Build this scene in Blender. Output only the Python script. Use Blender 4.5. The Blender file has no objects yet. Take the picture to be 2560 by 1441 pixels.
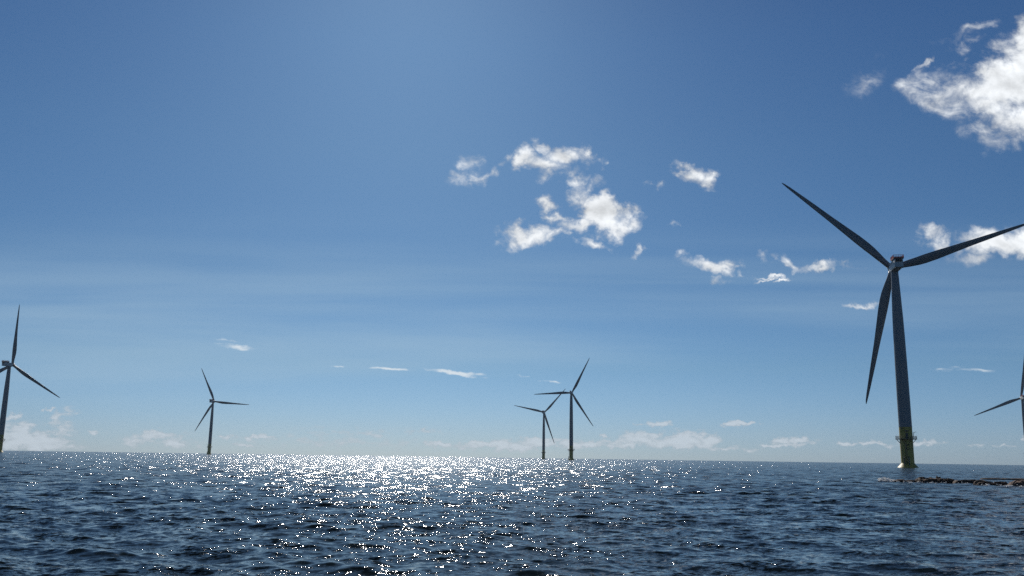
import bpy, bmesh, math, random
import numpy as np
from mathutils import Vector, Matrix, noise
R = math.radians
scene = bpy.context.scene
C = scene.collection
random.seed(7)

# ------------------------------------------------------------------ camera
EYE = 1.9
F_PX, W_PX, H_PX = 2200.0, 2560.0, 1441.0
PITCH, ROLL = R(10.905), R(0.815)
cam_d = bpy.data.cameras.new('camera')
cam = bpy.data.objects.new('camera', cam_d); C.objects.link(cam)
cam_d.sensor_width = 36.0
cam_d.lens = 36.0 * F_PX / W_PX
cam_d.clip_start = 0.1; cam_d.clip_end = 30000.0
cam.matrix_world = (Matrix.Translation((0, 0, EYE)) @ Matrix.Rotation(R(90) + PITCH, 4, 'X')
                    @ Matrix.Rotation(ROLL, 4, 'Z'))
scene.camera = cam

# ------------------------------------------------------------------ light and exposure
SUN_AZ, SUN_EL = R(-7.5), R(33.0)            # azimuth clockwise from +Y
SKY_STRENGTH, SUN_STRENGTH, EXPOSURE = 0.09, 3.9, -0.1
HAZE = 3e-5
scene.view_settings.view_transform = 'Standard'
scene.view_settings.look = 'None'
scene.view_settings.gamma = 1.0
scene.view_settings.exposure = EXPOSURE
scene.cycles.use_denoising = False
scene.cycles.use_adaptive_sampling = False
scene.cycles.max_bounces = 5
scene.cycles.diffuse_bounces = 3
scene.cycles.glossy_bounces = 3
scene.cycles.sample_clamp_indirect = 4.0
sd = Vector((math.sin(SUN_AZ) * math.cos(SUN_EL), math.cos(SUN_AZ) * math.cos(SUN_EL), math.sin(SUN_EL)))
sun_d = bpy.data.lights.new('sun', 'SUN')
sun_d.energy = SUN_STRENGTH; sun_d.angle = R(0.53); sun_d.color = (1.0, 0.955, 0.89)
sun = bpy.data.objects.new('sun', sun_d); C.objects.link(sun)
sun.rotation_euler = sd.to_track_quat('Z', 'Y').to_euler()
sun.location = (0, 0, 300)

# ------------------------------------------------------------------ world: sky and clouds
fw = Vector((0, math.cos(PITCH), math.sin(PITCH)))
r0 = Vector((1, 0, 0)); u0 = r0.cross(fw)
RT = math.cos(ROLL) * r0 + math.sin(ROLL) * u0
UP = -math.sin(ROLL) * r0 + math.cos(ROLL) * u0
def ray(px, py):
    return (fw + RT * ((px - W_PX / 2) / F_PX) - UP * ((py - H_PX / 2) / F_PX)).normalized()
def uv_dir(px, py):                           # direction -> gnomonic sky coordinates about +Y
    d = ray(px, py); return d.x / d.y, d.z / d.y
def on_water(px, py, z=0.0):
    d = ray(px, py); t = (z - EYE) / d.z
    return Vector((d.x * t, d.y * t, z))

world = bpy.data.worlds.new('World'); scene.world = world; world.use_nodes = True
wn, wl = world.node_tree.nodes, world.node_tree.links
wn.clear()
def N(nodes, typ, **kw):
    n = nodes.new(typ)
    for k, v in kw.items(): setattr(n, k, v)
    return n
def wmath(op, a, b=None, c=None, clamp=False):
    n = N(wn, 'ShaderNodeMath', operation=op, use_clamp=clamp)
    for i, x in enumerate((a, b, c)):
        if x is None: continue
        if isinstance(x, (int, float)): n.inputs[i].default_value = x
        else: wl.new(x, n.inputs[i])
    return n.outputs[0]
def wramp(x, a, b, smooth=True):
    n = N(wn, 'ShaderNodeMapRange', interpolation_type='SMOOTHSTEP' if smooth else 'LINEAR')
    n.inputs['From Min'].default_value = a; n.inputs['From Max'].default_value = b
    wl.new(x, n.inputs['Value']); return n.outputs['Result']
def wmix(f, a, b):
    n = N(wn, 'ShaderNodeMix', data_type='RGBA')
    for s, x in ((n.inputs['Factor'], f), (n.inputs[6], a), (n.inputs[7], b)):
        if isinstance(x, (int, float)): s.default_value = x
        elif isinstance(x, tuple): s.default_value = (*x, 1)
        else: wl.new(x, s)
    return n.outputs[2]

sky = N(wn, 'ShaderNodeTexSky', sky_type='NISHITA')
sky.sun_disc = False; sky.sun_elevation = SUN_EL; sky.sun_rotation = SUN_AZ
sky.altitude = 0; sky.air_density = 1.0; sky.dust_density = 0.35; sky.ozone_density = 1.6
tc = N(wn, 'ShaderNodeTexCoord')
sep = N(wn, 'ShaderNodeSeparateXYZ'); wl.new(tc.outputs['Generated'], sep.inputs[0])
ysafe = wmath('MAXIMUM', sep.outputs['Y'], 0.05)
front = wramp(sep.outputs['Y'], 0.05, 0.3)
u = wmath('DIVIDE', sep.outputs['X'], ysafe)
v = wmath('DIVIDE', sep.outputs['Z'], ysafe)
uv = N(wn, 'ShaderNodeCombineXYZ'); wl.new(u, uv.inputs[0]); wl.new(v, uv.inputs[1])
UV = uv.outputs[0]

def wnoise(vec, scale, detail, rough, sx=1, sy=1, rot=0, off=(0, 0, 0), dist=0.0):
    mp = N(wn, 'ShaderNodeMapping'); wl.new(vec, mp.inputs['Vector'])
    mp.inputs['Scale'].default_value = (sx, sy, 1); mp.inputs['Rotation'].default_value = (0, 0, rot)
    mp.inputs['Location'].default_value = off
    n = N(wn, 'ShaderNodeTexNoise', noise_dimensions='3D')
    wl.new(mp.outputs[0], n.inputs['Vector'])
    n.inputs['Scale'].default_value = scale; n.inputs['Detail'].default_value = detail
    n.inputs['Roughness'].default_value = rough; n.inputs['Distortion'].default_value = dist
    return n.outputs['Fac']
def warp(vec, scale, detail, ku, kv, off):
    mp = N(wn, 'ShaderNodeMapping'); wl.new(vec, mp.inputs['Vector']); mp.inputs['Location'].default_value = off
    n = N(wn, 'ShaderNodeTexNoise'); wl.new(mp.outputs[0], n.inputs['Vector'])
    n.inputs['Scale'].default_value = scale; n.inputs['Detail'].default_value = detail; n.inputs['Roughness'].default_value = 0.6
    a = N(wn, 'ShaderNodeVectorMath', operation='SUBTRACT'); wl.new(n.outputs['Color'], a.inputs[0]); a.inputs[1].default_value = (.5, .5, .5)
    b = N(wn, 'ShaderNodeVectorMath', operation='MULTIPLY_ADD'); wl.new(a.outputs[0], b.inputs[0])
    b.inputs[1].default_value = (ku, kv, 0); wl.new(vec, b.inputs[2]); return b.outputs[0]
def field(blobs, uvw):
    """max over ellipses of amp*(1-d); each blob (px, py, rx, ry, rot_deg, amp) by where it stands in the sky"""
    acc = None
    wsep = N(wn, 'ShaderNodeSeparateXYZ'); wl.new(uvw, wsep.inputs[0])
    for px, py, rx, ry, rot, amp in blobs:
        cu, cv = uv_dir(px, py)
        e1 = uv_dir(px + 1, py); e2 = uv_dir(px, py - 1)
        s1 = math.hypot(e1[0] - cu, e1[1] - cv); s2 = math.hypot(e2[0] - cu, e2[1] - cv)
        # the running maximum rides along as z (scaled away) so that the ellipses are evaluated one after another
        vec = uvw
        if acc is not None:
            cb = N(wn, 'ShaderNodeCombineXYZ'); wl.new(wsep.outputs[0], cb.inputs[0]); wl.new(wsep.outputs[1], cb.inputs[1]); wl.new(acc, cb.inputs[2]); vec = cb.outputs[0]
        mp = N(wn, 'ShaderNodeMapping', vector_type='TEXTURE'); wl.new(vec, mp.inputs['Vector'])
        mp.inputs['Location'].default_value = (cu, cv, 0)
        mp.inputs['Rotation'].default_value = (0, 0, R(rot) - ROLL)
        mp.inputs['Scale'].default_value = (rx * s1, ry * s2, 1e6)
        ln = N(wn, 'ShaderNodeVectorMath', operation='LENGTH'); wl.new(mp.outputs[0], ln.inputs[0])
        f = wmath('MULTIPLY_ADD', ln.outputs['Value'], -amp, amp)
        acc = f if acc is None else wmath('MAXIMUM', acc, f)
    return acc

# cumulus and wisps high in the sky: x, y, half width, half height, tilt, amount
CUMULUS = [
    (1508, 538, 76, 62, 0, 2.3), (1540, 562, 78, 38, 0, 1.4), (1460, 566, 100, 32, 6, 1.3), (1385, 546, 66, 20, -12, .9), (1572, 542, 34, 22, 0, .8),
    (1350, 515, 44, 26, 0, 1.0), (1335, 592, 92, 34, 5, 1.25), (1300, 610, 60, 26, 15, .9), (1390, 590, 30, 24, 0, .85), (1380, 550, 34, 22, 40, .7), (1470, 610, 62, 18, 0, .85),
    (1318, 405, 46, 42, -10, 1.15), (1375, 418, 90, 34, -8, 1.0), (1432, 395, 72, 32, -8, 1.05), (1478, 385, 32, 22, -30, .8), (1390, 440, 70, 22, 5, .7), (1360, 375, 40, 14, -30, .5),
    (1180, 392, 28, 34, 60, .52), (1160, 440, 52, 26, 20, .40), (1200, 450, 28, 24, 0, .46), (1235, 435, 30, 26, 0, .5), (1265, 398, 24, 16, 0, .45),
    (1440, 455, 36, 22, 20, .72), (1462, 490, 56, 38, -50, .74), (1440, 495, 36, 24, 0, .7), (1478, 470, 30, 36, 0, .6),
    (1700, 428, 56, 20, -12, .8), (1735, 440, 60, 30, -12, .95), (1775, 452, 42, 26, 0, .9), (1640, 472, 30, 28, -40, .66), (1690, 545, 22, 14, 0, .52), (1585, 628, 22, 9, 0, .5),
    (1785, 655, 84, 26, -3, .95), (1720, 628, 34, 18, 0, .5), (1840, 668, 36, 12, 0, .7), (1985, 665, 64, 20, -18, .85), (2050, 670, 70, 16, 9, .85), (2120, 662, 54, 10, 5, .66),
    (1785, 690, 30, 12, 0, .46), (1840, 685, 28, 10, 0, .55), (1905, 652, 34, 28, 0, .5),
    (1920, 700, 72, 7, -4, .95), (1905, 706, 40, 5, 0, .8), (1955, 711, 38, 5, 14, .95),
    (2322, 586, 54, 19, -6, .6), (2344, 604, 40, 14, 0, .5), (2515, 600, 125, 40, 6, 1.1), (2590, 585, 90, 56, 0, 1.4), (2420, 640, 70, 26, 0, .42),
    (2155, 767, 74, 14, 4, .72),
    (2520, 215, 150, 95, 35, 1.5), (2570, 190, 130, 120, 20, 2.1), (2500, 180, 90, 70, 35, 1.5), (2470, 230, 130, 60, 15, 1.3), (2590, 120, 80, 90, 0, 1.6), (2410, 215, 120, 56, 25, .85), (2310, 215, 86, 40, 20, .62), (2350, 255, 96, 38, -20, .66),
    (2480, 270, 130, 38, -4, .95), (2570, 300, 90, 60, 0, 1.1), (2325, 165, 66, 14, 35, .7), (2440, 75, 120, 28, 22, .58), (2420, 112, 80, 22, 25, .52), (2480, 330, 84, 40, -10, .56),
    (2165, 200, 64, 34, 40, .29),
]
# thin bright streaks lower down
STREAKS = [
    (600, 867, 66, 9, -5, .95), (565, 850, 34, 4, -4, .6), (975, 925, 66, 5, -2, .95), (1140, 931, 92, 8, -5, 1.3), (845, 916, 22, 3.5, 0, .7), (1300, 941, 26, 4, 0, .6), (1385, 953, 36, 4, 0, .6), (1165, 938, 60, 5, -5, .95),
    (2350, 925, 80, 6, 0, .42), (2450, 925, 80, 6, 0, .42),
]
# low bank and puffs over the horizon
BANK = [
    (35, 1085, 60, 46, 0, .9), (90, 1100, 110, 26, 0, 1.0), (60, 1110, 160, 22, 0, 1.1), (150, 1075, 46, 34, 0, .6), (38, 1040, 34, 8, 0, .9), (125, 1024, 30, 5, 0, .8), (60, 1062, 40, 8, 0, .6), (150, 1045, 50, 22, 30, .45),
    (240, 1080, 30, 11, 0, .9), (400, 1088, 80, 15, 0, .75), (350, 1105, 70, 15, 0, .6), (440, 1108, 90, 12, 0, .6), (565, 1094, 32, 9, 0, .9), (635, 1088, 30, 9, 0, .95), (672, 1092, 24, 5, 0, .8), (610, 1110, 40, 6, 0, .6), (375, 1066, 20, 4, 0, .5),
    (1100, 1112, 50, 9, 0, .9), (1250, 1115, 170, 13, 0, .95), (1350, 1110, 120, 14, 0, .95), (1420, 1108, 60, 14, 0, .9), (1470, 1112, 70, 10, 0, .8), (1510, 1095, 20, 9, 0, .8),
    (1600, 1095, 60, 24, 10, 1.0), (1700, 1103, 130, 24, 0, 1.15), (1715, 1092, 30, 22, 0, 1.0), (1770, 1098, 46, 18, 0, .95), (1570, 1112, 90, 12, 0, .9),
    (1650, 1061, 42, 9, 0, .85), (1600, 1056, 26, 6, 0, .5), (1835, 1057, 34, 13, 0, .95), (1870, 1063, 44, 6, 0, .8), (1980, 1101, 62, 14, 0, 1.0), (1945, 1112, 60, 6, 0, .9), (2120, 1112, 26, 7, 0, .7), (2190, 1110, 60, 8, 0, .75),
    (2300, 1108, 70, 9, 0, .85), (2450, 1112, 60, 6, 0, .5), (2505, 1114, 30, 5, 0, .6), (1820, 1122, 120, 7, 0, .5), (2570, 1098, 20, 10, 0, .8),
    (1050, 1080, 60, 10, 0, .35), (840, 1105, 260, 14, 0, .3), (900, 1082, 160, 14, 0, .25),
]
n_big = wnoise(UV, 9.0, 9, 0.60, 1.0, 1.25, R(-8), (3.1, 1.7, 0.4), 0.25)
n_big_up = wnoise(UV, 9.0, 5, 0.58, 1.0, 1.25, R(-8), (3.1 + .004, 1.7 + .012, 0.4), 0.25)
n_fine = wnoise(UV, 32.0, 7, 0.64, 1.0, 1.3, 0, (1.1, 5.2, 2.0), 0.8)
fc = field(CUMULUS, warp(UV, 22.0, 6, 0.085, 0.065, (4.0, 2.0, 7.0)))
dens = wmath('ADD', fc, wmath('MULTIPLY_ADD', n_big, 1.6, -0.76))
dens = wmath('ADD', dens, wmath('MULTIPLY_ADD', n_fine, 1.2, -0.60))
gate = wramp(fc, -0.15, 0.25)
alpha_c = wmath('MULTIPLY', wramp(dens, 0.0, 1.0), gate)
alpha_c = wmath('MULTIPLY', alpha_c, front)
relief = wmath('MULTIPLY', wmath('SUBTRACT', n_big, n_big_up), 2.2)
lum_c = wmath('ADD', wmath('MULTIPLY_ADD', wramp(dens, 0.1, 1.1), 0.26, 0.74), relief)
thick = wramp(dens, 1.35, 2.3)
lum_c = wmath('SUBTRACT', lum_c, wmath('MULTIPLY', thick, 0.18))

n_low = wnoise(UV, 60.0, 7, 0.6, 1.0, 2.6, 0, (0.3, 0.9, 4.0), 0.2)
fs = field(STREAKS, warp(UV, 40.0, 5, 0.040, 0.010, (2.0, 6.0, 1.0)))
fb = field(BANK, warp(UV, 60.0, 6, 0.050, 0.022, (1.0, 5.0, 3.0)))
dens_b = wmath('ADD', fb, wmath('MULTIPLY_ADD', n_low, 2.2, -1.1 + .10))
n_str = wnoise(UV, 50.0, 6, 0.6, 0.6, 4.5, 0, (6.3, 0.9, 2.0), 0.1)
dens_s = wmath('ADD', fs, wmath('MULTIPLY_ADD', n_str, 1.8, -0.9))
alpha_s = wmath('MULTIPLY', wmath('MULTIPLY', wramp(dens_s, 0.05, 0.9), wramp(fs, -0.2, 0.2)), wmath('MULTIPLY', front, 0.85))
alpha_b = wmath('MULTIPLY', wramp(dens_b, 0.05, 0.65), wramp(fb, -0.25, 0.3))
alpha_b = wmath('MULTIPLY', wmath('MULTIPLY', alpha_b, front), 0.80)
lum_b = wmath('MULTIPLY_ADD', wramp(dens_b, 0.1, 1.0), 0.22, 0.66)

# thin high veil in long streaks, running slightly down to the right
n_veil = wnoise(UV, 2.0, 5, 0.5, 0.5, 7.0, R(5), (2.0, 0.3, 1.0), 0.3)
band = wmath('MULTIPLY', wramp(v, 0.03, 0.09), wmath('SUBTRACT', 1.0, wramp(v, 0.14, 0.30)))
alpha_v = wmath('MULTIPLY', wmath('MULTIPLY', wramp(n_veil, 0.38, 0.68), band), 0.38)

tint = N(wn, 'ShaderNodeMix', data_type='RGBA', blend_type='MULTIPLY')
tint.inputs['Factor'].default_value = 1.0
# clear northern air: the physical sky graded by height above the horizon
grade = N(wn, 'ShaderNodeValToRGB'); wl.new(sep.outputs['Z'], grade.inputs[0])
cr = grade.color_ramp
cr.elements[0].position = 0.0; cr.elements[0].color = (0.300, 0.485, 0.920, 1)
cr.elements[1].position = 1.0; cr.elements[1].color = (0.095, 0.165, 0.23, 1)
for p_, c_ in ((0.10, (0.255, 0.425, 0.65)), (0.20, (0.235, 0.400, 0.58)), (0.33, (0.235, 0.408, 0.585)), (0.44, (0.212, 0.385, 0.585)), (0.50, (0.20, 0.36, 0.56)), (0.64, (0.075, 0.145, 0.21))):
    e_ = cr.elements.new(p_); e_.color = (*c_, 1)
wl.new(sky.outputs[0], tint.inputs[6]); wl.new(grade.outputs[0], tint.inputs[7])
def cloud_col(lum, rgb, k):
    m = N(wn, 'ShaderNodeVectorMath', operation='SCALE')
    m.inputs[0].default_value = tuple(c * k for c in rgb)
    wl.new(lum, m.inputs['Scale']); return m.outputs[0]
K = 1.0 / SKY_STRENGTH
col = wmix(alpha_v, tint.outputs[2], (0.42 * K, 0.58 * K, 0.70 * K))
col = wmix(alpha_b, col, cloud_col(lum_b, (0.84, 0.94, 1.04), K * .86))
col = wmix(alpha_s, col, (0.80 * K, 0.87 * K, 0.92 * K))
col = wmix(alpha_c, col, cloud_col(lum_c, (0.93, 0.965, 1.0), K * .98))
bg = N(wn, 'ShaderNodeBackground'); bg.inputs['Strength'].default_value = SKY_STRENGTH
wl.new(col, bg.inputs['Color'])
wo = N(wn, 'ShaderNodeOutputWorld'); wl.new(bg.outputs[0], wo.inputs[0])
world.cycles.sampling_method = 'MANUAL'; world.cycles.sample_map_resolution = 512

# ------------------------------------------------------------------ materials
def mat(name, base, rough=0.5, metal=0.0, var=0.12, scale=0.6, stain=None, spec=0.5, bump=0.0, bscale=8.0):
    m = bpy.data.materials.new(name); m.use_nodes = True
    n, l = m.node_tree.nodes, m.node_tree.links
    b = n['Principled BSDF']; b.inputs['Roughness'].default_value = rough
    b.inputs['Metallic'].default_value = metal; b.inputs['Specular IOR Level'].default_value = spec
    geo = n.new('ShaderNodeTexCoord')
    mp = n.new('ShaderNodeMapping'); l.new(geo.outputs['Object'], mp.inputs[0])
    mp.inputs['Scale'].default_value = (1, 1, 0.35)
    t = n.new('ShaderNodeTexNoise'); t.inputs['Scale'].default_value = scale; t.inputs['Detail'].default_value = 6
    l.new(mp.outputs[0], t.inputs['Vector'])
    mr = n.new('ShaderNodeMapRange'); l.new(t.outputs['Fac'], mr.inputs['Value'])
    mr.inputs['From Min'].default_value = 0.3; mr.inputs['From Max'].default_value = 0.7
    mx = n.new('ShaderNodeMix'); mx.data_type = 'RGBA'
    mx.inputs[6].default_value = (*[c * (1 - var) for c in base], 1)
    mx.inputs[7].default_value = (*[min(1, c * (1 + var)) for c in base], 1)
    l.new(mr.outputs[0], mx.inputs['Factor'])
    out = mx.outputs[2]
    if stain:
        t2 = n.new('ShaderNodeTexNoise'); t2.inputs['Scale'].default_value = stain[1]; t2.inputs['Detail'].default_value = 8
        t2.inputs['Roughness'].default_value = 0.65
        mp2 = n.new('ShaderNodeMapping'); l.new(geo.outputs['Object'], mp2.inputs[0]); mp2.inputs['Scale'].default_value = stain[3]
        l.new(mp2.outputs[0], t2.inputs['Vector'])
        r2 = n.new('ShaderNodeMapRange'); l.new(t2.outputs['Fac'], r2.inputs['Value'])
        r2.inputs['From Min'].default_value = stain[2]; r2.inputs['From Max'].default_value = stain[2] + .12
        m2 = n.new('ShaderNodeMix'); m2.data_type = 'RGBA'
        l.new(r2.outputs[0], m2.inputs['Factor']); l.new(out, m2.inputs[6]); m2.inputs[7].default_value = (*stain[0], 1)
        out = m2.outputs[2]
    l.new(out, b.inputs['Base Color'])
    if bump:
        t3 = n.new('ShaderNodeTexNoise'); t3.inputs['Scale'].default_value = bscale; t3.inputs['Detail'].default_value = 7
        l.new(geo.outputs['Object'], t3.inputs['Vector'])
        bp = n.new('ShaderNodeBump'); bp.inputs['Strength'].default_value = bump; bp.inputs['Distance'].default_value = 0.1
        l.new(t3.outputs['Fac'], bp.inputs['Height']); l.new(bp.outputs[0], b.inputs['Normal'])
    return m
M_GREY = mat('turbine_grey_paint', (0.21, 0.23, 0.25), 0.42, var=.05, scale=.25)
M_NAC = mat('nacelle_light_grey_paint', (0.46, 0.49, 0.50), 0.45, var=.05, scale=.4)
M_BLADE = mat('blade_grey_gelcoat', (0.17, 0.187, 0.205), 0.38, var=.05, scale=.15)
M_YELLOW = mat('yellow_marine_paint', (0.50, 0.37, 0.07), 0.5, var=.12, scale=.5, stain=((0.16, 0.10, 0.04), .9, .62, (1, 1, .25)))
M_RED = mat('red_railing_paint', (0.45, 0.05, 0.03), 0.5, var=.15)
M_DARK = mat('dark_galvanised_steel', (0.09, 0.10, 0.10), 0.55, metal=.3, var=.2)
M_BLACK = mat('black_marking', (0.02, 0.02, 0.02), 0.6, var=.1)
M_ROCK = mat('dark_wet_rock', (0.085, 0.054, 0.038), 0.8, var=.4, scale=2.5, stain=((0.12, 0.08, 0.055), 2.0, .58, (1, 1, 1)), bump=.9, bscale=5, spec=.25)
M_ROCKB = mat('brown_granite', (0.17, 0.10, 0.07), 0.85, var=.3, scale=2.0, stain=((0.05, 0.04, 0.035), 2.5, .55, (1, 1, 1)), bump=.8, bscale=5)
M_FOAM = mat('white_sea_foam', (0.88, 0.90, 0.90), 0.8, var=.1, scale=6)

# ------------------------------------------------------------------ helpers
def link(name, me, material=None, parent=None, smooth=False):
    o = bpy.data.objects.new(name, me); C.objects.link(o)
    if material: me.materials.append(material)
    if smooth: me.polygons.foreach_set('use_smooth', [True] * len(me.polygons))
    if parent: o.parent = parent
    return o
def tag(o, label=None, cat=None, group=None, kind=None):
    for k, x in (('label', label), ('category', cat), ('group', group), ('kind', kind)):
        if x: o[k] = x
    return o
def box(bm, c, s, rz=0):
    r = bmesh.ops.create_cube(bm, size=1)
    bmesh.ops.transform(bm, verts=r['verts'], matrix=Matrix.Translation(c) @ Matrix.Rotation(rz, 4, 'Z') @ Matrix.Diagonal((*s, 1)))
def tube(bm, a, b, r, n=8):
    a, b = Vector(a), Vector(b); d = b - a
    q = d.to_track_quat('Z', 'Y').to_matrix().to_4x4()
    bmesh.ops.create_cone(bm, cap_ends=True, segments=n, radius1=r, radius2=r, depth=d.length, matrix=Matrix.Translation((a + b) / 2) @ q)
def lathe(prof, n=64, cap=True):
    vs, fs = [], []
    for z, r in prof:
        for k in range(n):
            t = 2 * math.pi * k / n; vs.append((r * math.cos(t), r * math.sin(t), z))
    for i in range(len(prof) - 1):
        for k in range(n):
            k2 = (k + 1) % n
            fs.append((i * n + k, i * n + k2, (i + 1) * n + k2, (i + 1) * n + k))
    if cap:
        fs.append(tuple(reversed(range(n)))); fs.append(tuple(range((len(prof) - 1) * n, len(prof) * n)))
    me = bpy.data.meshes.new('lathe'); me.from_pydata(vs, [], fs); me.update(); return me
def bm_mesh(bm, name='part'):
    me = bpy.data.meshes.new(name); bm.to_mesh(me); bm.free(); return me
def smooth_angle(o, ang=40):
    me = o.data
    me.polygons.foreach_set('use_smooth', [True] * len(me.polygons))
    bm = bmesh.new(); bm.from_mesh(me)
    for e in bm.edges:
        if len(e.link_faces) == 2 and e.calc_face_angle(0) > R(ang): e.smooth = False
    bm.to_mesh(me); bm.free()

# ------------------------------------------------------------------ sea
NW = 150
rng = np.random.default_rng(11)
lam = np.exp(np.linspace(math.log(0.26), math.log(6.5), NW)) * rng.uniform(.96, 1.04, NW)
kk = 2 * math.pi / lam
th = rng.normal(0, 1, NW) * R(38) + R(190 + 6)        # waves run towards the camera
wdx, wdy = np.sin(th), np.cos(th)
phw = rng.uniform(0, 2 * math.pi, NW)
shape = np.exp(-0.5 * ((np.log(lam) - math.log(0.72)) / 0.78) ** 2)
mss_target = 0.023
slope = np.sqrt(shape / shape.sum() * mss_target * 2)
amp = slope / kk
def lod(lmb, spacing):
    t = np.clip((lmb / spacing - 2.4) / 2.6, 0, 1); return t * t * (3 - 2 * t)
def waves(x, y, spacing):
    z = np.zeros_like(x); ox = np.zeros_like(x); oy = np.zeros_like(x); kept = np.zeros_like(x)
    grp = 0.75 + 0.5 * (0.5 + 0.5 * np.sin(x * .11 + 1.3 * np.sin(y * .045) + 2) * np.sin(y * .07 + 1.1 * np.sin(x * .06)))
    for i in range(NW):
        a = lod(lam[i], spacing)
        p = kk[i] * (x * wdx[i] + y * wdy[i]) + phw[i]
        c, s = np.cos(p), np.sin(p)
        z += a * amp[i] * c
        ox -= a * amp[i] * wdx[i] * s * .85; oy -= a * amp[i] * wdy[i] * s * .85
        kept += (a * slope[i]) ** 2 / 2
    return z * grp, ox * grp, oy * grp, kept
def build_sea():
    nr = 2900
    rr = 2.0 * (7500.0 / 2.0) ** (np.arange(nr) / (nr - 1))
    fine = np.linspace(R(-38), R(38), 760)
    coarse = np.linspace(R(38), R(322), 72)[1:-1]
    ang = np.concatenate([fine, coarse])
    na = len(ang)
    A, RR = np.meshgrid(ang, rr)
    X, Y = RR * np.sin(A), RR * np.cos(A)
    dr = RR * (math.log(7500.0 / 2.0) / (nr - 1))
    sp = np.maximum(dr, RR * (R(76) / 759))
    isc = (A > R(38.01))
    sp = np.where(isc, RR * R(4), sp)
    Z, OX, OY, KEPT = waves(X, Y, sp)
    co = np.stack([X + OX, Y + OY, Z], -1).reshape(-1, 3)
    i = np.arange(nr - 1)[:, None] * na; k = np.arange(na)[None, :]; k2 = (k + 1) % na
    quads = np.stack([i + k, i + na + k, i + na + k2, i + k2], -1).reshape(-1, 4)
    # the disc's middle is closed by a fan
    co = np.vstack([co, [[0, 0, 0]]])
    cen = len(co) - 1
    tris = np.stack([np.full(na, cen), np.arange(na), (np.arange(na) + 1) % na], -1)
    me = bpy.data.meshes.new('sea')
    me.vertices.add(len(co)); me.vertices.foreach_set('co', co.astype(np.float32).ravel())
    nl = quads.size + tris.size
    me.loops.add(nl)
    me.loops.foreach_set('vertex_index', np.concatenate([quads.ravel(), tris.ravel()]).astype(np.int32))
    npoly = len(quads) + len(tris)
    me.polygons.add(npoly)
    ls = np.concatenate([np.arange(len(quads)) * 4, quads.size + np.arange(len(tris)) * 3]).astype(np.int32)
    me.polygons.foreach_set('loop_start', ls)
    me.polygons.foreach_set('use_smooth', np.ones(npoly, dtype=bool))
    me.update(calc_edges=True); me.validate()
    at = me.attributes.new('ripple', 'FLOAT', 'POINT')
    miss = np.sqrt(np.clip(mss_target - KEPT, 0, None)).ravel()
    at.data.foreach_set('value', np.append(miss, 0).astype(np.float32))
    return me
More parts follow.
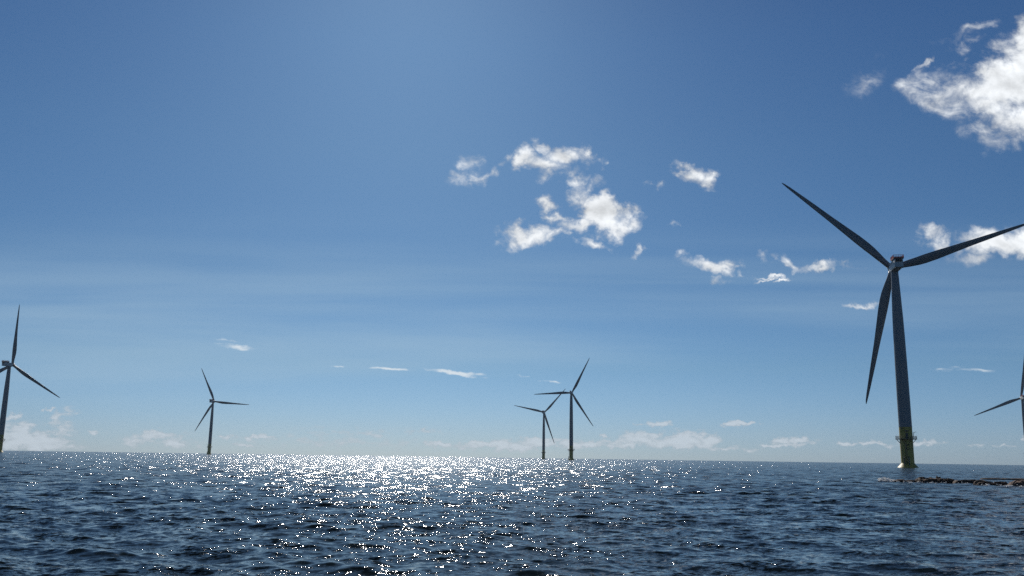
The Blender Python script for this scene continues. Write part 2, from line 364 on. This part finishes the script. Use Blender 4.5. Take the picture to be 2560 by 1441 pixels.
def water_material():
    m = bpy.data.materials.new('sea_water'); m.use_nodes = True
    n, l = m.node_tree.nodes, m.node_tree.links
    b = n['Principled BSDF']
    b.inputs['IOR'].default_value = 1.21
    geo = n.new('ShaderNodeNewGeometry')
    def nz(scale, detail, rough, sc, off):
        mp = n.new('ShaderNodeMapping'); l.new(geo.outputs['Position'], mp.inputs[0])
        mp.inputs['Scale'].default_value = sc; mp.inputs['Location'].default_value = off
        t = n.new('ShaderNodeTexNoise'); t.inputs['Scale'].default_value = scale
        t.inputs['Detail'].default_value = detail; t.inputs['Roughness'].default_value = rough
        l.new(mp.outputs[0], t.inputs['Vector'])
        s = n.new('ShaderNodeVectorMath'); s.operation = 'SUBTRACT'
        l.new(t.outputs['Color'], s.inputs[0]); s.inputs[1].default_value = (.5, .5, .5)
        return s.outputs[0]
    def scale(vec, k):
        s = n.new('ShaderNodeVectorMath'); s.operation = 'SCALE'; l.new(vec, s.inputs[0])
        if isinstance(k, float): s.inputs['Scale'].default_value = k
        else: l.new(k, s.inputs['Scale'])
        return s.outputs[0]
    def add(a, c):
        s = n.new('ShaderNodeVectorMath'); s.operation = 'ADD'; l.new(a, s.inputs[0]); l.new(c, s.inputs[1]); return s.outputs[0]
    at = n.new('ShaderNodeAttribute'); at.attribute_name = 'ripple'
    rg = n.new('ShaderNodeMapRange'); l.new(at.outputs['Fac'], rg.inputs['Value'])      # unresolved ripples far off act as roughness
    rg.inputs['From Min'].default_value = 0.06; rg.inputs['From Max'].default_value = 0.15
    rg.inputs['To Min'].default_value = 0.03; rg.inputs['To Max'].default_value = 0.17; l.new(rg.outputs[0], b.inputs['Roughness'])
    pt = n.new('ShaderNodeTexNoise'); pt.inputs['Scale'].default_value = 0.9; pt.inputs['Detail'].default_value = 3
    pm = n.new('ShaderNodeMapping'); l.new(geo.outputs['Position'], pm.inputs[0]); pm.inputs['Scale'].default_value = (.45, 1, 1); pm.inputs['Location'].default_value = (3, 9, 0); l.new(pm.outputs[0], pt.inputs['Vector'])
    pr_ = n.new('ShaderNodeMapRange'); l.new(pt.outputs['Fac'], pr_.inputs['Value'])
    pr_.inputs['From Min'].default_value = .44; pr_.inputs['From Max'].default_value = .66; pr_.inputs['To Min'].default_value = .6; pr_.inputs['To Max'].default_value = 2.3
    mm = n.new('ShaderNodeMath'); mm.operation = 'MULTIPLY'; l.new(at.outputs['Fac'], mm.inputs[0]); mm.inputs[1].default_value = 14.0
    # gust patches vary how rippled the surface is
    g = n.new('ShaderNodeTexNoise'); g.inputs['Scale'].default_value = 0.05; g.inputs['Detail'].default_value = 3
    gm = n.new('ShaderNodeMapping'); l.new(geo.outputs['Position'], gm.inputs[0]); gm.inputs['Scale'].default_value = (.5, 1, 1); l.new(gm.outputs[0], g.inputs['Vector'])
    gr = n.new('ShaderNodeMapRange'); l.new(g.outputs['Fac'], gr.inputs['Value'])
    gr.inputs['From Min'].default_value = .3; gr.inputs['From Max'].default_value = .7; gr.inputs['To Min'].default_value = .7; gr.inputs['To Max'].default_value = 1.25
    small = scale(nz(10.0, 3, 0.65, (0.6, 1, 1), (0, 0, 0)), pr_.outputs[0])
    mid = scale(nz(1.1, 4, 0.62, (0.55, 1, 1), (7, 3, 1)), mm.outputs[0])
    s = scale(add(small, mid), gr.outputs[0])
    flat = n.new('ShaderNodeVectorMath'); flat.operation = 'MULTIPLY'; l.new(s, flat.inputs[0]); flat.inputs[1].default_value = (1.25, 1, 0)
    nn = n.new('ShaderNodeVectorMath'); nn.operation = 'NORMALIZE'; l.new(add(geo.outputs['Normal'], flat.outputs[0]), nn.inputs[0])
    l.new(nn.outputs[0], b.inputs['Normal'])
    # murky green-brown where silt drifts, else deep blue-green
    t = n.new('ShaderNodeTexNoise'); t.inputs['Scale'].default_value = .12; t.inputs['Detail'].default_value = 4
    l.new(geo.outputs['Position'], t.inputs['Vector'])
    mx = n.new('ShaderNodeMix'); mx.data_type = 'RGBA'
    mx.inputs[6].default_value = (0.009, 0.015, 0.019, 1); mx.inputs[7].default_value = (0.010, 0.016, 0.015, 1)
    l.new(t.outputs['Fac'], mx.inputs['Factor']); l.new(mx.outputs[2], b.inputs['Base Color'])
    return m
M_SEA = water_material()
sea = link('water', build_sea(), M_SEA); tag(sea, kind='structure')

# ------------------------------------------------------------------ wind turbines
def blade_mesh(L):
    st = [(0.0, 2.5, 1.0, 0), (0.02, 2.5, 1.0, 0), (0.06, 2.75, .88, 14), (0.11, 3.4, .58, 14), (0.17, 3.95, .36, 13), (0.22, 4.2, .29, 12),
          (0.30, 4.05, .25, 9), (0.42, 3.35, .22, 6), (0.55, 2.65, .2, 4), (0.7, 2.15, .19, 2), (0.83, 1.6, .18, 1), (0.93, 1.15, .17, 0), (0.975, .75, .17, 0), (0.995, .35, .2, 0), (1.0, .1, .3, 0)]
    n = 28; vs, fs = [], []
    k = L / 64.0
    for (f, c, tk, tw) in st:
        c *= k; blend = min(1, max(0, (f - .02) / .13)); xo = c * (0.5 * (1 - blend) + 0.34 * blend)
        for j in range(n):
            t = 2 * math.pi * j / n
            xc = (1 - math.cos(t)) / 2
            ellip = math.sin(t) * .5
            foil = math.copysign(1, math.sin(t)) * (2.98 * math.sqrt(max(xc, 0)) - 1.32 * xc - 3.286 * xc ** 2 + 2.441 * xc ** 3 - .815 * xc ** 4) * .5
            yy = (ellip * (1 - blend) + foil * blend) * tk
            x, y = xc * c - xo, -yy * c
            a = R(tw); x, y = x * math.cos(a) - y * math.sin(a), x * math.sin(a) + y * math.cos(a)
            vs.append((x, y + 2.4 * k * f * f, 1.3 * k + f * (L - 1.3 * k)))
    for i in range(len(st) - 1):
        for j in range(n):
            j2 = (j + 1) % n
            fs.append((i * n + j, i * n + j2, (i + 1) * n + j2, (i + 1) * n + j))
    fs.append(tuple(reversed(range(n)))); fs.append(tuple(range((len(st) - 1) * n, len(st) * n)))
    me = bpy.data.meshes.new('blade'); me.from_pydata(vs, [], fs); me.update()
    bm = bmesh.new(); bm.from_mesh(me); bmesh.ops.recalc_face_normals(bm, faces=bm.faces); bm.to_mesh(me); bm.free()
    return me
def hub_mesh(k):
    prof = [(-2.0, 1.55), (-1.6, 1.75), (-.4, 1.85), (.8, 1.8), (1.7, 1.5), (2.4, .95), (2.75, .35), (2.8, .02)]
    me = lathe([(z * k, r * k) for z, r in prof], 40)
    me.transform(Matrix.Rotation(R(-90), 4, 'X'))
    bm = bmesh.new(); bm.from_mesh(me)
    for i in range(3):                                   # blade root collars
        a = 2 * math.pi * i / 3
        d = Vector((math.sin(a), 0, math.cos(a)))
        tube(bm, d * .5 * k, d * 1.75 * k, 1.36 * k, 28)
    bm.to_mesh(me); bm.free(); return me
def loft(sections, n_bev=0):
    """rounded rectangular sections (y, half_width, z_low, z_high, corner)"""
    vs, fs, m = [], [], 20
    for (y, w, z0, z1, c) in sections:
        cx_, cz_ = w - c, (z1 - z0) / 2 - c; zc = (z0 + z1) / 2
        for q, (sx, sz) in enumerate(((1, 1), (-1, 1), (-1, -1), (1, -1))):
            for j in range(5):
                a = math.pi / 2 * (q + j / 4)
                vs.append((sx * cx_ + c * math.cos(a), y, zc + sz * cz_ + c * math.sin(a)))
    for i in range(len(sections) - 1):
        for j in range(m):
            j2 = (j + 1) % m
            fs.append((i * m + j, i * m + j2, (i + 1) * m + j2, (i + 1) * m + j))
    fs.append(tuple(reversed(range(m)))); fs.append(tuple(range((len(sections) - 1) * m, len(sections) * m)))
    me = bpy.data.meshes.new('loft'); me.from_pydata(vs, [], fs); me.update()
    bm = bmesh.new(); bm.from_mesh(me); bmesh.ops.recalc_face_normals(bm, faces=bm.faces); bm.to_mesh(me); bm.free()
    return me
def railing(bm, pts, h, post_gap, r=.05, rails=(1.0, .5), closed=True):
    """posts and rails along a polyline of base points"""
    n = len(pts)
    for i in range(n if closed else n - 1):
        a, b = Vector(pts[i]), Vector(pts[(i + 1) % n]); d = (b - a).length
        m = max(1, round(d / post_gap))
        for j in range(m):
            p = a.lerp(b, j / m); tube(bm, p, p + Vector((0, 0, h)), r, 6)
        for f in rails:
            tube(bm, a + Vector((0, 0, h * f)), b + Vector((0, 0, h * f)), r, 6)

def build_turbine(HH, L, hoist=True):
    """parts in the turbine's own frame, nose towards +Y, before yaw and rotor phase are set"""
    root = bpy.data.objects.new('offshore_wind_turbine', None); C.objects.link(root)
    k = L / 64.0 if not hoist else 1.0
    s = 1.0 if hoist else .88
    ztop = HH - 2.1 * k
    # tower: grey steel above the yellow foundation shaft
    zj = 17.6
    prof = [(zj, 2.72 * s), (zj + .05, 2.72 * s), (30, 2.69 * s), (45, 2.58 * s), (58, 2.42 * s), (66, 2.28 * s), (78, 1.9 * s), (ztop, 1.56 * s)]
    tower = link('tower', lathe(prof, 72), M_GREY, root); smooth_angle(tower)
    bm = bmesh.new()
    for z, r in ((zj + .1, 2.80 * s),):
        bmesh.ops.create_cone(bm, cap_ends=True, segments=64, radius1=r, radius2=r, depth=.16, matrix=Matrix.Translation((0, 0, z)))
    fl = link('flange', bm_mesh(bm), M_GREY, tower)
    # yellow shaft
    shaft = link('foundation_shaft', lathe([(-3, 2.7 * s), (1.9, 2.7 * s), (zj - .05, 2.7 * s)], 72), M_YELLOW, root); smooth_angle(shaft)
    bm = bmesh.new(); box(bm, (0.35, -2.68 * s, 13.75), (1.0, .22, 2.3)); link('door', bm_mesh(bm), M_DARK, shaft)
    bm = bmesh.new(); box(bm, (.35, -2.86 * s, 15.9), (1.7, .5, .4)); box(bm, (.35, -3.0 * s, 15.62), (.9, .5, .22)); link('lamp_hood', bm_mesh(bm), M_DARK, shaft)
    bm = bmesh.new(); tube(bm, (-1.5, -2.2 * s, 17.0), (-1.5, -2.7 * s, 17.0), .32, 16); link('vent', bm_mesh(bm), M_DARK, shaft)
    cone = link('ice_cone', lathe([(-3, 4.9), (-.6, 4.75), (.0, 4.45), (.35, 4.05), (.8, 3.65), (1.3, 3.2), (1.75, 2.85), (1.95, 2.71 * s)], 72), M_YELLOW, root); smooth_angle(cone)
    # service platform
    pz, pr = 12.2, 4.45
    vs = lathe([(pz, 2.72 * s), (pz, pr), (pz + .28, pr), (pz + .28, 2.72 * s)], 48, cap=False)
    plat = link('service_platform', vs, M_DARK, root)
    bm = bmesh.new()
    pts = [(pr * .97 * math.cos(2 * math.pi * i / 24), pr * .97 * math.sin(2 * math.pi * i / 24), pz + .28) for i in range(24)]
    railing(bm, pts, 1.15, .65, .035, (1.0, .66, .33)); link('railing', bm_mesh(bm), M_DARK, plat)
    for i in range(8):
        a = 2 * math.pi * (i + .5) / 8 + math.pi / 8
        d = Vector((math.cos(a), math.sin(a), 0))
        bm = bmesh.new(); tube(bm, d * 2.65 * s + Vector((0, 0, 10.4)), d * (pr - .25) + Vector((0, 0, pz - .05)), .1, 8)
        link('bracket', bm_mesh(bm), M_DARK, plat)
    # boat landing: two fender tubes with a ladder between them
    lg = bpy.data.meshes.new('landing'); bm = bmesh.new()
    for x in (-.95, .95):
        tube(bm, (x, -3.35, -2.5), (x, -3.35, 4.4), .2, 14)
        tube(bm, (x, -3.35, 4.3), (x, -2.5 * s, 4.9), .16, 12)
        tube(bm, (x, -3.3, 2.6), (x, -2.5 * s, 2.6), .14, 10)
    bm.to_mesh(lg); bm.free()
    land = link('boat_landing', lg, M_DARK, root)
    bm = bmesh.new()
    for x in (-.3, .3): tube(bm, (x, -2.98, -1), (x, -2.98, pz), .06, 8)
    for j in range(38): tube(bm, (-.3, -2.98, -.6 + j * .33), (.3, -2.98, -.6 + j * .33), .03, 6)
    link('ladder', bm_mesh(bm), M_DARK, land)
    land.rotation_euler.z = R(-26)
    # davit crane on the platform
    bm = bmesh.new()
    tube(bm, (0, 0, 0), (0, 0, 4.6), .16, 12); tube(bm, (0, 0, 4.5), (-1.9, 0, 5.0), .12, 10); tube(bm, (-1.8, 0, 4.95), (-1.8, 0, 3.9), .03, 6)
    tube(bm, (0, 0, 2.8), (-.9, 0, 4.7), .07, 8)
    dav = link('davit_crane', bm_mesh(bm), M_DARK, root); dav.location = (3.7, .9, pz + .28); dav.rotation_euler.z = R(160)
    dav.scale = (.62, .62, .62)
    # nacelle
    if hoist:
        secs = [(-9.6, 1.55, -1.75, 1.75, .25), (-9.3, 1.8, -1.95, 1.95, .3), (-3, 1.85, -2.0, 2.0, .35), (1.5, 1.85, -2.0, 1.95, .45), (2.6, 1.7, -1.8, 1.7, .9), (3.0, 1.5, -1.55, 1.5, 1.2)]
    else:
        secs = [(-6.6, 1.1, -1.2, 1.4, .4), (-6.2, 1.35, -1.45, 1.6, .5), (-1, 1.5, -1.6, 1.65, .6), (1.6, 1.45, -1.5, 1.5, .9), (2.2, 1.25, -1.3, 1.3, 1.1)]
    nac = link('nacelle', loft(secs), M_NAC, root); smooth_angle(nac, 35); nac.location = (0, 0, HH - .05)
    bm = bmesh.new(); bmesh.ops.create_cone(bm, cap_ends=True, segments=48, radius1=1.62 * s, radius2=1.7 * s, depth=.5, matrix=Matrix.Translation((0, 0, -2.1 * k)))
    link('yaw_collar', bm_mesh(bm), M_GREY, nac)
    if hoist:
        bm = bmesh.new(); box(bm, (0, -6.6, 2.15), (4.4, 6.0, .22)); box(bm, (0, -6.6, 2.0), (3.6, 5.2, .1))
        hp = link('hoist_platform', bm_mesh(bm), M_DARK, nac)
        bm = bmesh.new()
        c = [(-2.15, -9.55, 2.26), (2.15, -9.55, 2.26), (2.15, -3.65, 2.26), (-2.15, -3.65, 2.26)]
        railing(bm, c, 1.5, .72, .07, (1.0, .55))
        for (a, b) in ((c[0], c[1]), (c[1], c[2]), (c[3], c[0])):          # kick boards
            m_ = (Vector(a) + Vector(b)) / 2; d = Vector(b) - Vector(a)
            box(bm, (m_.x, m_.y, m_.z + .3), (abs(d.x) + .08 if abs(d.x) > 1 else .08, abs(d.y) + .08 if abs(d.y) > 1 else .08, .55))
        link('railing', bm_mesh(bm), M_RED, hp)
        bm = bmesh.new(); box(bm, (-.15, -9.75, 1.15), (2.7, .45, 1.1)); link('cooler', bm_mesh(bm), M_BLACK, nac)
    else:
        bm = bmesh.new(); box(bm, (0, -5.4, 2.0), (1.7, .3, 1.1)); link('cooler', bm_mesh(bm), M_DARK, nac)
    bm = bmesh.new(); yb = -9.6 if hoist else -6
    zb = 2.2 if hoist else 1.5
    tube(bm, (-1.0, -3.2 if hoist else yb, zb - .3), (-1.0, -3.2 if hoist else yb, zb + 1.9), .06, 6)
    tube(bm, (-1.4, -3.2 if hoist else yb, zb + 1.7), (-.6, -3.2 if hoist else yb, zb + 1.7), .05, 6)
    link('wind_vane', bm_mesh(bm), M_DARK, nac)
    hub = link('hub', hub_mesh(k), M_GREY, root); smooth_angle(hub, 35)
    bme = blade_mesh(L); bme.materials.append(M_BLADE); bme.polygons.foreach_set('use_smooth', [True] * len(bme.polygons))
    for i in range(3):
        b = bpy.data.objects.new('blade', bme); C.objects.link(b); b.parent = root; b['slot'] = i
    return root
def kids(o): return [c for c in bpy.data.objects if c.parent == o]
def copy_tree(o, parent=None):
    c = o.copy(); C.objects.link(c); c.parent = parent
    for ch in kids(o): copy_tree(ch, c)
    return c
def pose(root, x, y, az, phase, HH, turn=0, davit=True, label='', OV=4.5):
    root.location = (x, y, 0)
    top = Vector((0, 0, HH)); rot = Matrix.Rotation(-az, 4, 'Z') @ Matrix.Rotation(R(6), 4, 'X')
    hubp = top + rot @ Vector((0, OV, 0))
    for ch in kids(root):
        nm = ch.name.split('.')[0]
        if nm == 'nacelle': ch.rotation_euler = (0, 0, -az)
        elif nm == 'hub': ch.matrix_basis = Matrix.Translation(hubp) @ rot @ Matrix.Rotation(phase, 4, 'Y')
        elif nm == 'blade': ch.matrix_basis = Matrix.Translation(hubp) @ rot @ Matrix.Rotation(phase + ch['slot'] * 2 * math.pi / 3, 4, 'Y')
        elif nm == 'boat_landing': ch.rotation_euler.z = R(-30) + turn
        elif nm == 'foundation_shaft': ch.rotation_euler.z = R(23) * 0 - math.atan2(x, y) + turn * .0
        elif nm == 'davit_crane':
            if not davit: bpy.data.objects.remove(ch)
            elif turn: ch.rotation_euler.z = 0; ch.location = (-4.0, .6, 12.48); ch.scale = (1, 1, 1)
    tag(root, label, 'wind turbine', 'wind turbines standing in the sea')

proto = build_turbine(90.0, 64.0)
spec = [
    (175.0, 393.7, 11.3, 72.0, 0, True, 'large near wind turbine with yellow numbered base and red railed nacelle deck, behind rocks'),
    (-524.9, 921.4, 7.1, 2.5, R(-60), True, 'grey wind turbine cut by the left edge, one blade pointing straight up'),
    (-515.7, 1537.6, 9.1, 94.8, R(-60), True, 'small distant wind turbine with a crane on its platform and one blade pointing right'),
    (66.5, 1754.2, 13.1, 42.5, R(-60), False, 'smallest and farthest wind turbine, left one of the overlapping pair, slimmer and shorter'),
    (688.4, 1188.4, 11.5, 127.7, R(-60), True, 'wind turbine at the right edge with its tower mostly cut off, one blade reaching left'),
]
roots = [proto] + [copy_tree(proto) for _ in spec[1:]]
for o, (x, y, a, ph, turn, dv, lb) in zip(roots, spec):
    pose(o, x, y, R(a), R(ph), 90.0, turn, dv, lb)
pilot = build_turbine(84.0, 50.5, hoist=False)
pose(pilot, 77.6, 1128.5, R(14.9), R(27.9), 84.0, R(-60), False, 'right, taller turbine of the overlapping pair, one blade pointing left across its neighbour', OV=3.6)
# painted number on the near turbine's shaft, bent round it
def number_mark(parent, rows, zc, size, r, x0):
    verts, faces = [], []
    for j, row in enumerate(rows):
        cu = bpy.data.curves.new('digits', 'FONT'); cu.body = row; cu.size = size; cu.align_x = 'CENTER'; cu.align_y = 'CENTER'; cu.offset = .03
        cu.extrude = 0; cu.resolution_u = 3
        o = bpy.data.objects.new('digits', cu); C.objects.link(o)
        me = bpy.data.meshes.new_from_object(o.evaluated_get(bpy.context.evaluated_depsgraph_get()))
        bpy.data.objects.remove(o)
        base = len(verts)
        for v_ in me.vertices:
            t = (v_.co.x + x0) / r
            verts.append((r * math.sin(t), -r * math.cos(t), zc - j * size * 1.02 + v_.co.y))
        faces += [tuple(base + q for q in p.vertices) for p in me.polygons]
    me = bpy.data.meshes.new('number_marking'); me.from_pydata(verts, [], faces); me.update()
    return link('number_marking', me, M_BLACK, parent)
shaft0 = [c for c in kids(proto) if c.name.startswith('foundation_shaft')][0]
number_mark(shaft0, ['24', '32'], 9.7, 1.55, 2.73, .35)
for r_ in roots + [pilot]:
    for ch in kids(r_):
        if 'slot' in ch: del ch['slot']

# ------------------------------------------------------------------ rocks
def rock_mesh(lx, ly, h, seed, nx=90, ny=44, steps=0.0, rough=1.0):
    vs, fs = [], []
    off = Vector((seed * 13.7, seed * 5.1, seed * 2.3))
    for j in range(ny):
        for i in range(nx):
            a, b = i / (nx - 1) * 2 - 1, j / (ny - 1) * 2 - 1
            x, y = a * lx / 2, b * ly / 2
            nz = noise.fractal(Vector((x * .9, y * .9, 0)) + off, .9, 2.1, 5)
            wob = 1 + .3 * noise.noise(Vector((x * .5, y * .8, 4)) + off)
            d = (abs(a) ** 3.2 + abs(b) ** 2.6) ** (1 / 2.8) / wob
            e = max(0.0, 1 - d); prof = min(1, e * 3.2) ** .6
            z = h * prof * (1 + .24 * rough * nz) - (.35 if e <= 0 else .35 * (1 - min(1, e * 6)))
            cell = noise.noise(Vector((x * 1.6, y * 2.2, 9)) + off)
            z += h * .22 * rough * (1 if cell > .05 else -.35) * min(1, e * 5)
            jx = .06 * noise.noise(Vector((x * 3, y * 3, 1)) + off); jy = .06 * noise.noise(Vector((x * 3, y * 3, 7)) + off)
            vs.append((x + jx, y + jy, z))
    for j in range(ny - 1):
        for i in range(nx - 1):
            fs.append((j * nx + i, j * nx + i + 1, (j + 1) * nx + i + 1, (j + 1) * nx + i))
    me = bpy.data.meshes.new('rock'); me.from_pydata(vs, [], fs); me.update(); return me
def rock(px, py, lx, ly, h, seed, m, label, rz=0.0, rough=1.0, z=0.0, n=(90, 44)):
    p = on_water(px, py)
    o = link('rock', rock_mesh(lx, ly, h, seed, n[0], n[1], rough=rough), m); smooth_angle(o, 28)
    o.location = (p.x, p.y + ly * .4, z); o.rotation_euler.z = rz
    return tag(o, label, 'rock', 'rocks of the low reef')
rock(2268, 1206.5, 2.6, 1.2, .20, 3, M_ROCK, 'lowest black rock at the left tip of the reef, beside the breaking foam')
rock(2352, 1208, 4.4, 2.2, .36, 4, M_ROCK, 'long dark rock ledge with small stones on top, left half of the reef')
rock(2436, 1210, 3.6, 1.8, .30, 5, M_ROCK, 'black slab in the middle of the reef with a flat pale rim')
rock(2487, 1214, 3.3, 1.5, .26, 6, M_ROCK, 'broken dark rubble rock in front, splashed by foam', rough=1.6)
rock(2590, 1217, 4.2, 2.0, .50, 8, M_ROCKB, 'smooth brown rock slab at the right edge of the picture', rough=.5)
rock(2520, 1200.5, 6.0, 2.5, .17, 9, M_ROCK, 'thin dark ledge farther out, behind the brown slab', rough=.6)
for px, py, w, h, sd_, lb in ((2317, 1207, 1.0, .46, 12, 'flat black stone lying on the left end of the ledge'),
                             (2338, 1207, .34, .56, 14, 'small upright dark stone, middle one on the ledge'),
                             (2357, 1207, .55, .55, 15, 'small dark stone with a raised right tip on the ledge')):
    o = rock(px, py, w, .5, h, sd_, M_ROCK, lb, rough=.8, n=(24, 20))
    o.location.y += .7; o['group'] = 'stones on top of the rock ledge'
# foam along the waterline and on the breaking wave
def foam_object():
    rnd = random.Random(5); vs, fs = [], []
    def blob(c, rx, ry, rz):
        b = len(vs); n1, n2 = 7, 5
        for j in range(n2 + 1):
            for i in range(n1):
                t = 2 * math.pi * i / n1; f = math.pi / 2 * j / n2
                w = 1 + .35 * rnd.uniform(-1, 1)
                vs.append((c[0] + rx * w * math.cos(t) * math.cos(f), c[1] + ry * w * math.sin(t) * math.cos(f), c[2] + rz * math.sin(f) * w))
        for j in range(n2):
            for i in range(n1):
                i2 = (i + 1) % n1
                fs.append((b + j * n1 + i, b + j * n1 + i2, b + (j + 1) * n1 + i2, b + (j + 1) * n1 + i))
    for _ in range(700):                                   # breaking wave at the reef's left tip
        t = rnd.random(); px = 2196 + 52 * t
        p = on_water(px, 1202.5 + 2.5 * t + rnd.gauss(0, .8)); dens = math.exp(-((px - 2212) / 14) ** 2) + .35
        if rnd.random() > dens: continue
        blob((p.x, p.y, .04 + rnd.uniform(0, .2) * dens), rnd.uniform(.03, .16), rnd.uniform(.03, .12), rnd.uniform(.02, .07))
    line = [(2262, 1207), (2275, 1208), (2296, 1207.5), (2300, 1204), (2302, 1207), (2320, 1207), (2330, 1209), (2345, 1210.5), (2360, 1209.5), (2370, 1207), (2405, 1211), (2418, 1211), (2445, 1212), (2460, 1215), (2470, 1214.5), (2480, 1213), (2500, 1216.5), (2517, 1218), (2526, 1217), (2543, 1216), (2556, 1219)]
    for i, (px, py) in enumerate(line):
        for _ in range(rnd.choice((5, 9, 16, 22))):
            p = on_water(px + rnd.gauss(0, 4), py + rnd.gauss(0, .5))
            blob((p.x, p.y, .03 + abs(rnd.gauss(0, .05))), rnd.uniform(.02, .10), rnd.uniform(.02, .08), rnd.uniform(.02, .05))
    me = bpy.data.meshes.new('foam'); me.from_pydata(vs, [], fs); me.update()
    return tag(link('foam', me, M_FOAM, smooth=True), 'white foam breaking at the left tip and along the front of the dark reef', 'foam', kind='stuff')
foam_object()

# ------------------------------------------------------------------ air between the camera and the far turbines
def haze_box(dens):
    bm = bmesh.new(); box(bm, (0, 3500, 119.0), (15200, 8400, 242.0))
    o = link('haze', bm_mesh(bm, 'haze'))
    m = bpy.data.materials.new('thin_sea_haze'); m.use_nodes = True
    n, l = m.node_tree.nodes, m.node_tree.links
    n.clear()
    v_ = n.new('ShaderNodeVolumePrincipled'); v_.inputs['Color'].default_value = (0.80, 0.90, 1.0, 1)
    v_.inputs['Density'].default_value = dens; v_.inputs['Anisotropy'].default_value = 0.2
    out = n.new('ShaderNodeOutputMaterial'); l.new(v_.outputs[0], out.inputs['Volume'])
    o.data.materials.append(m)
    tag(o, kind='stuff')
if HAZE > 0: haze_box(HAZE)
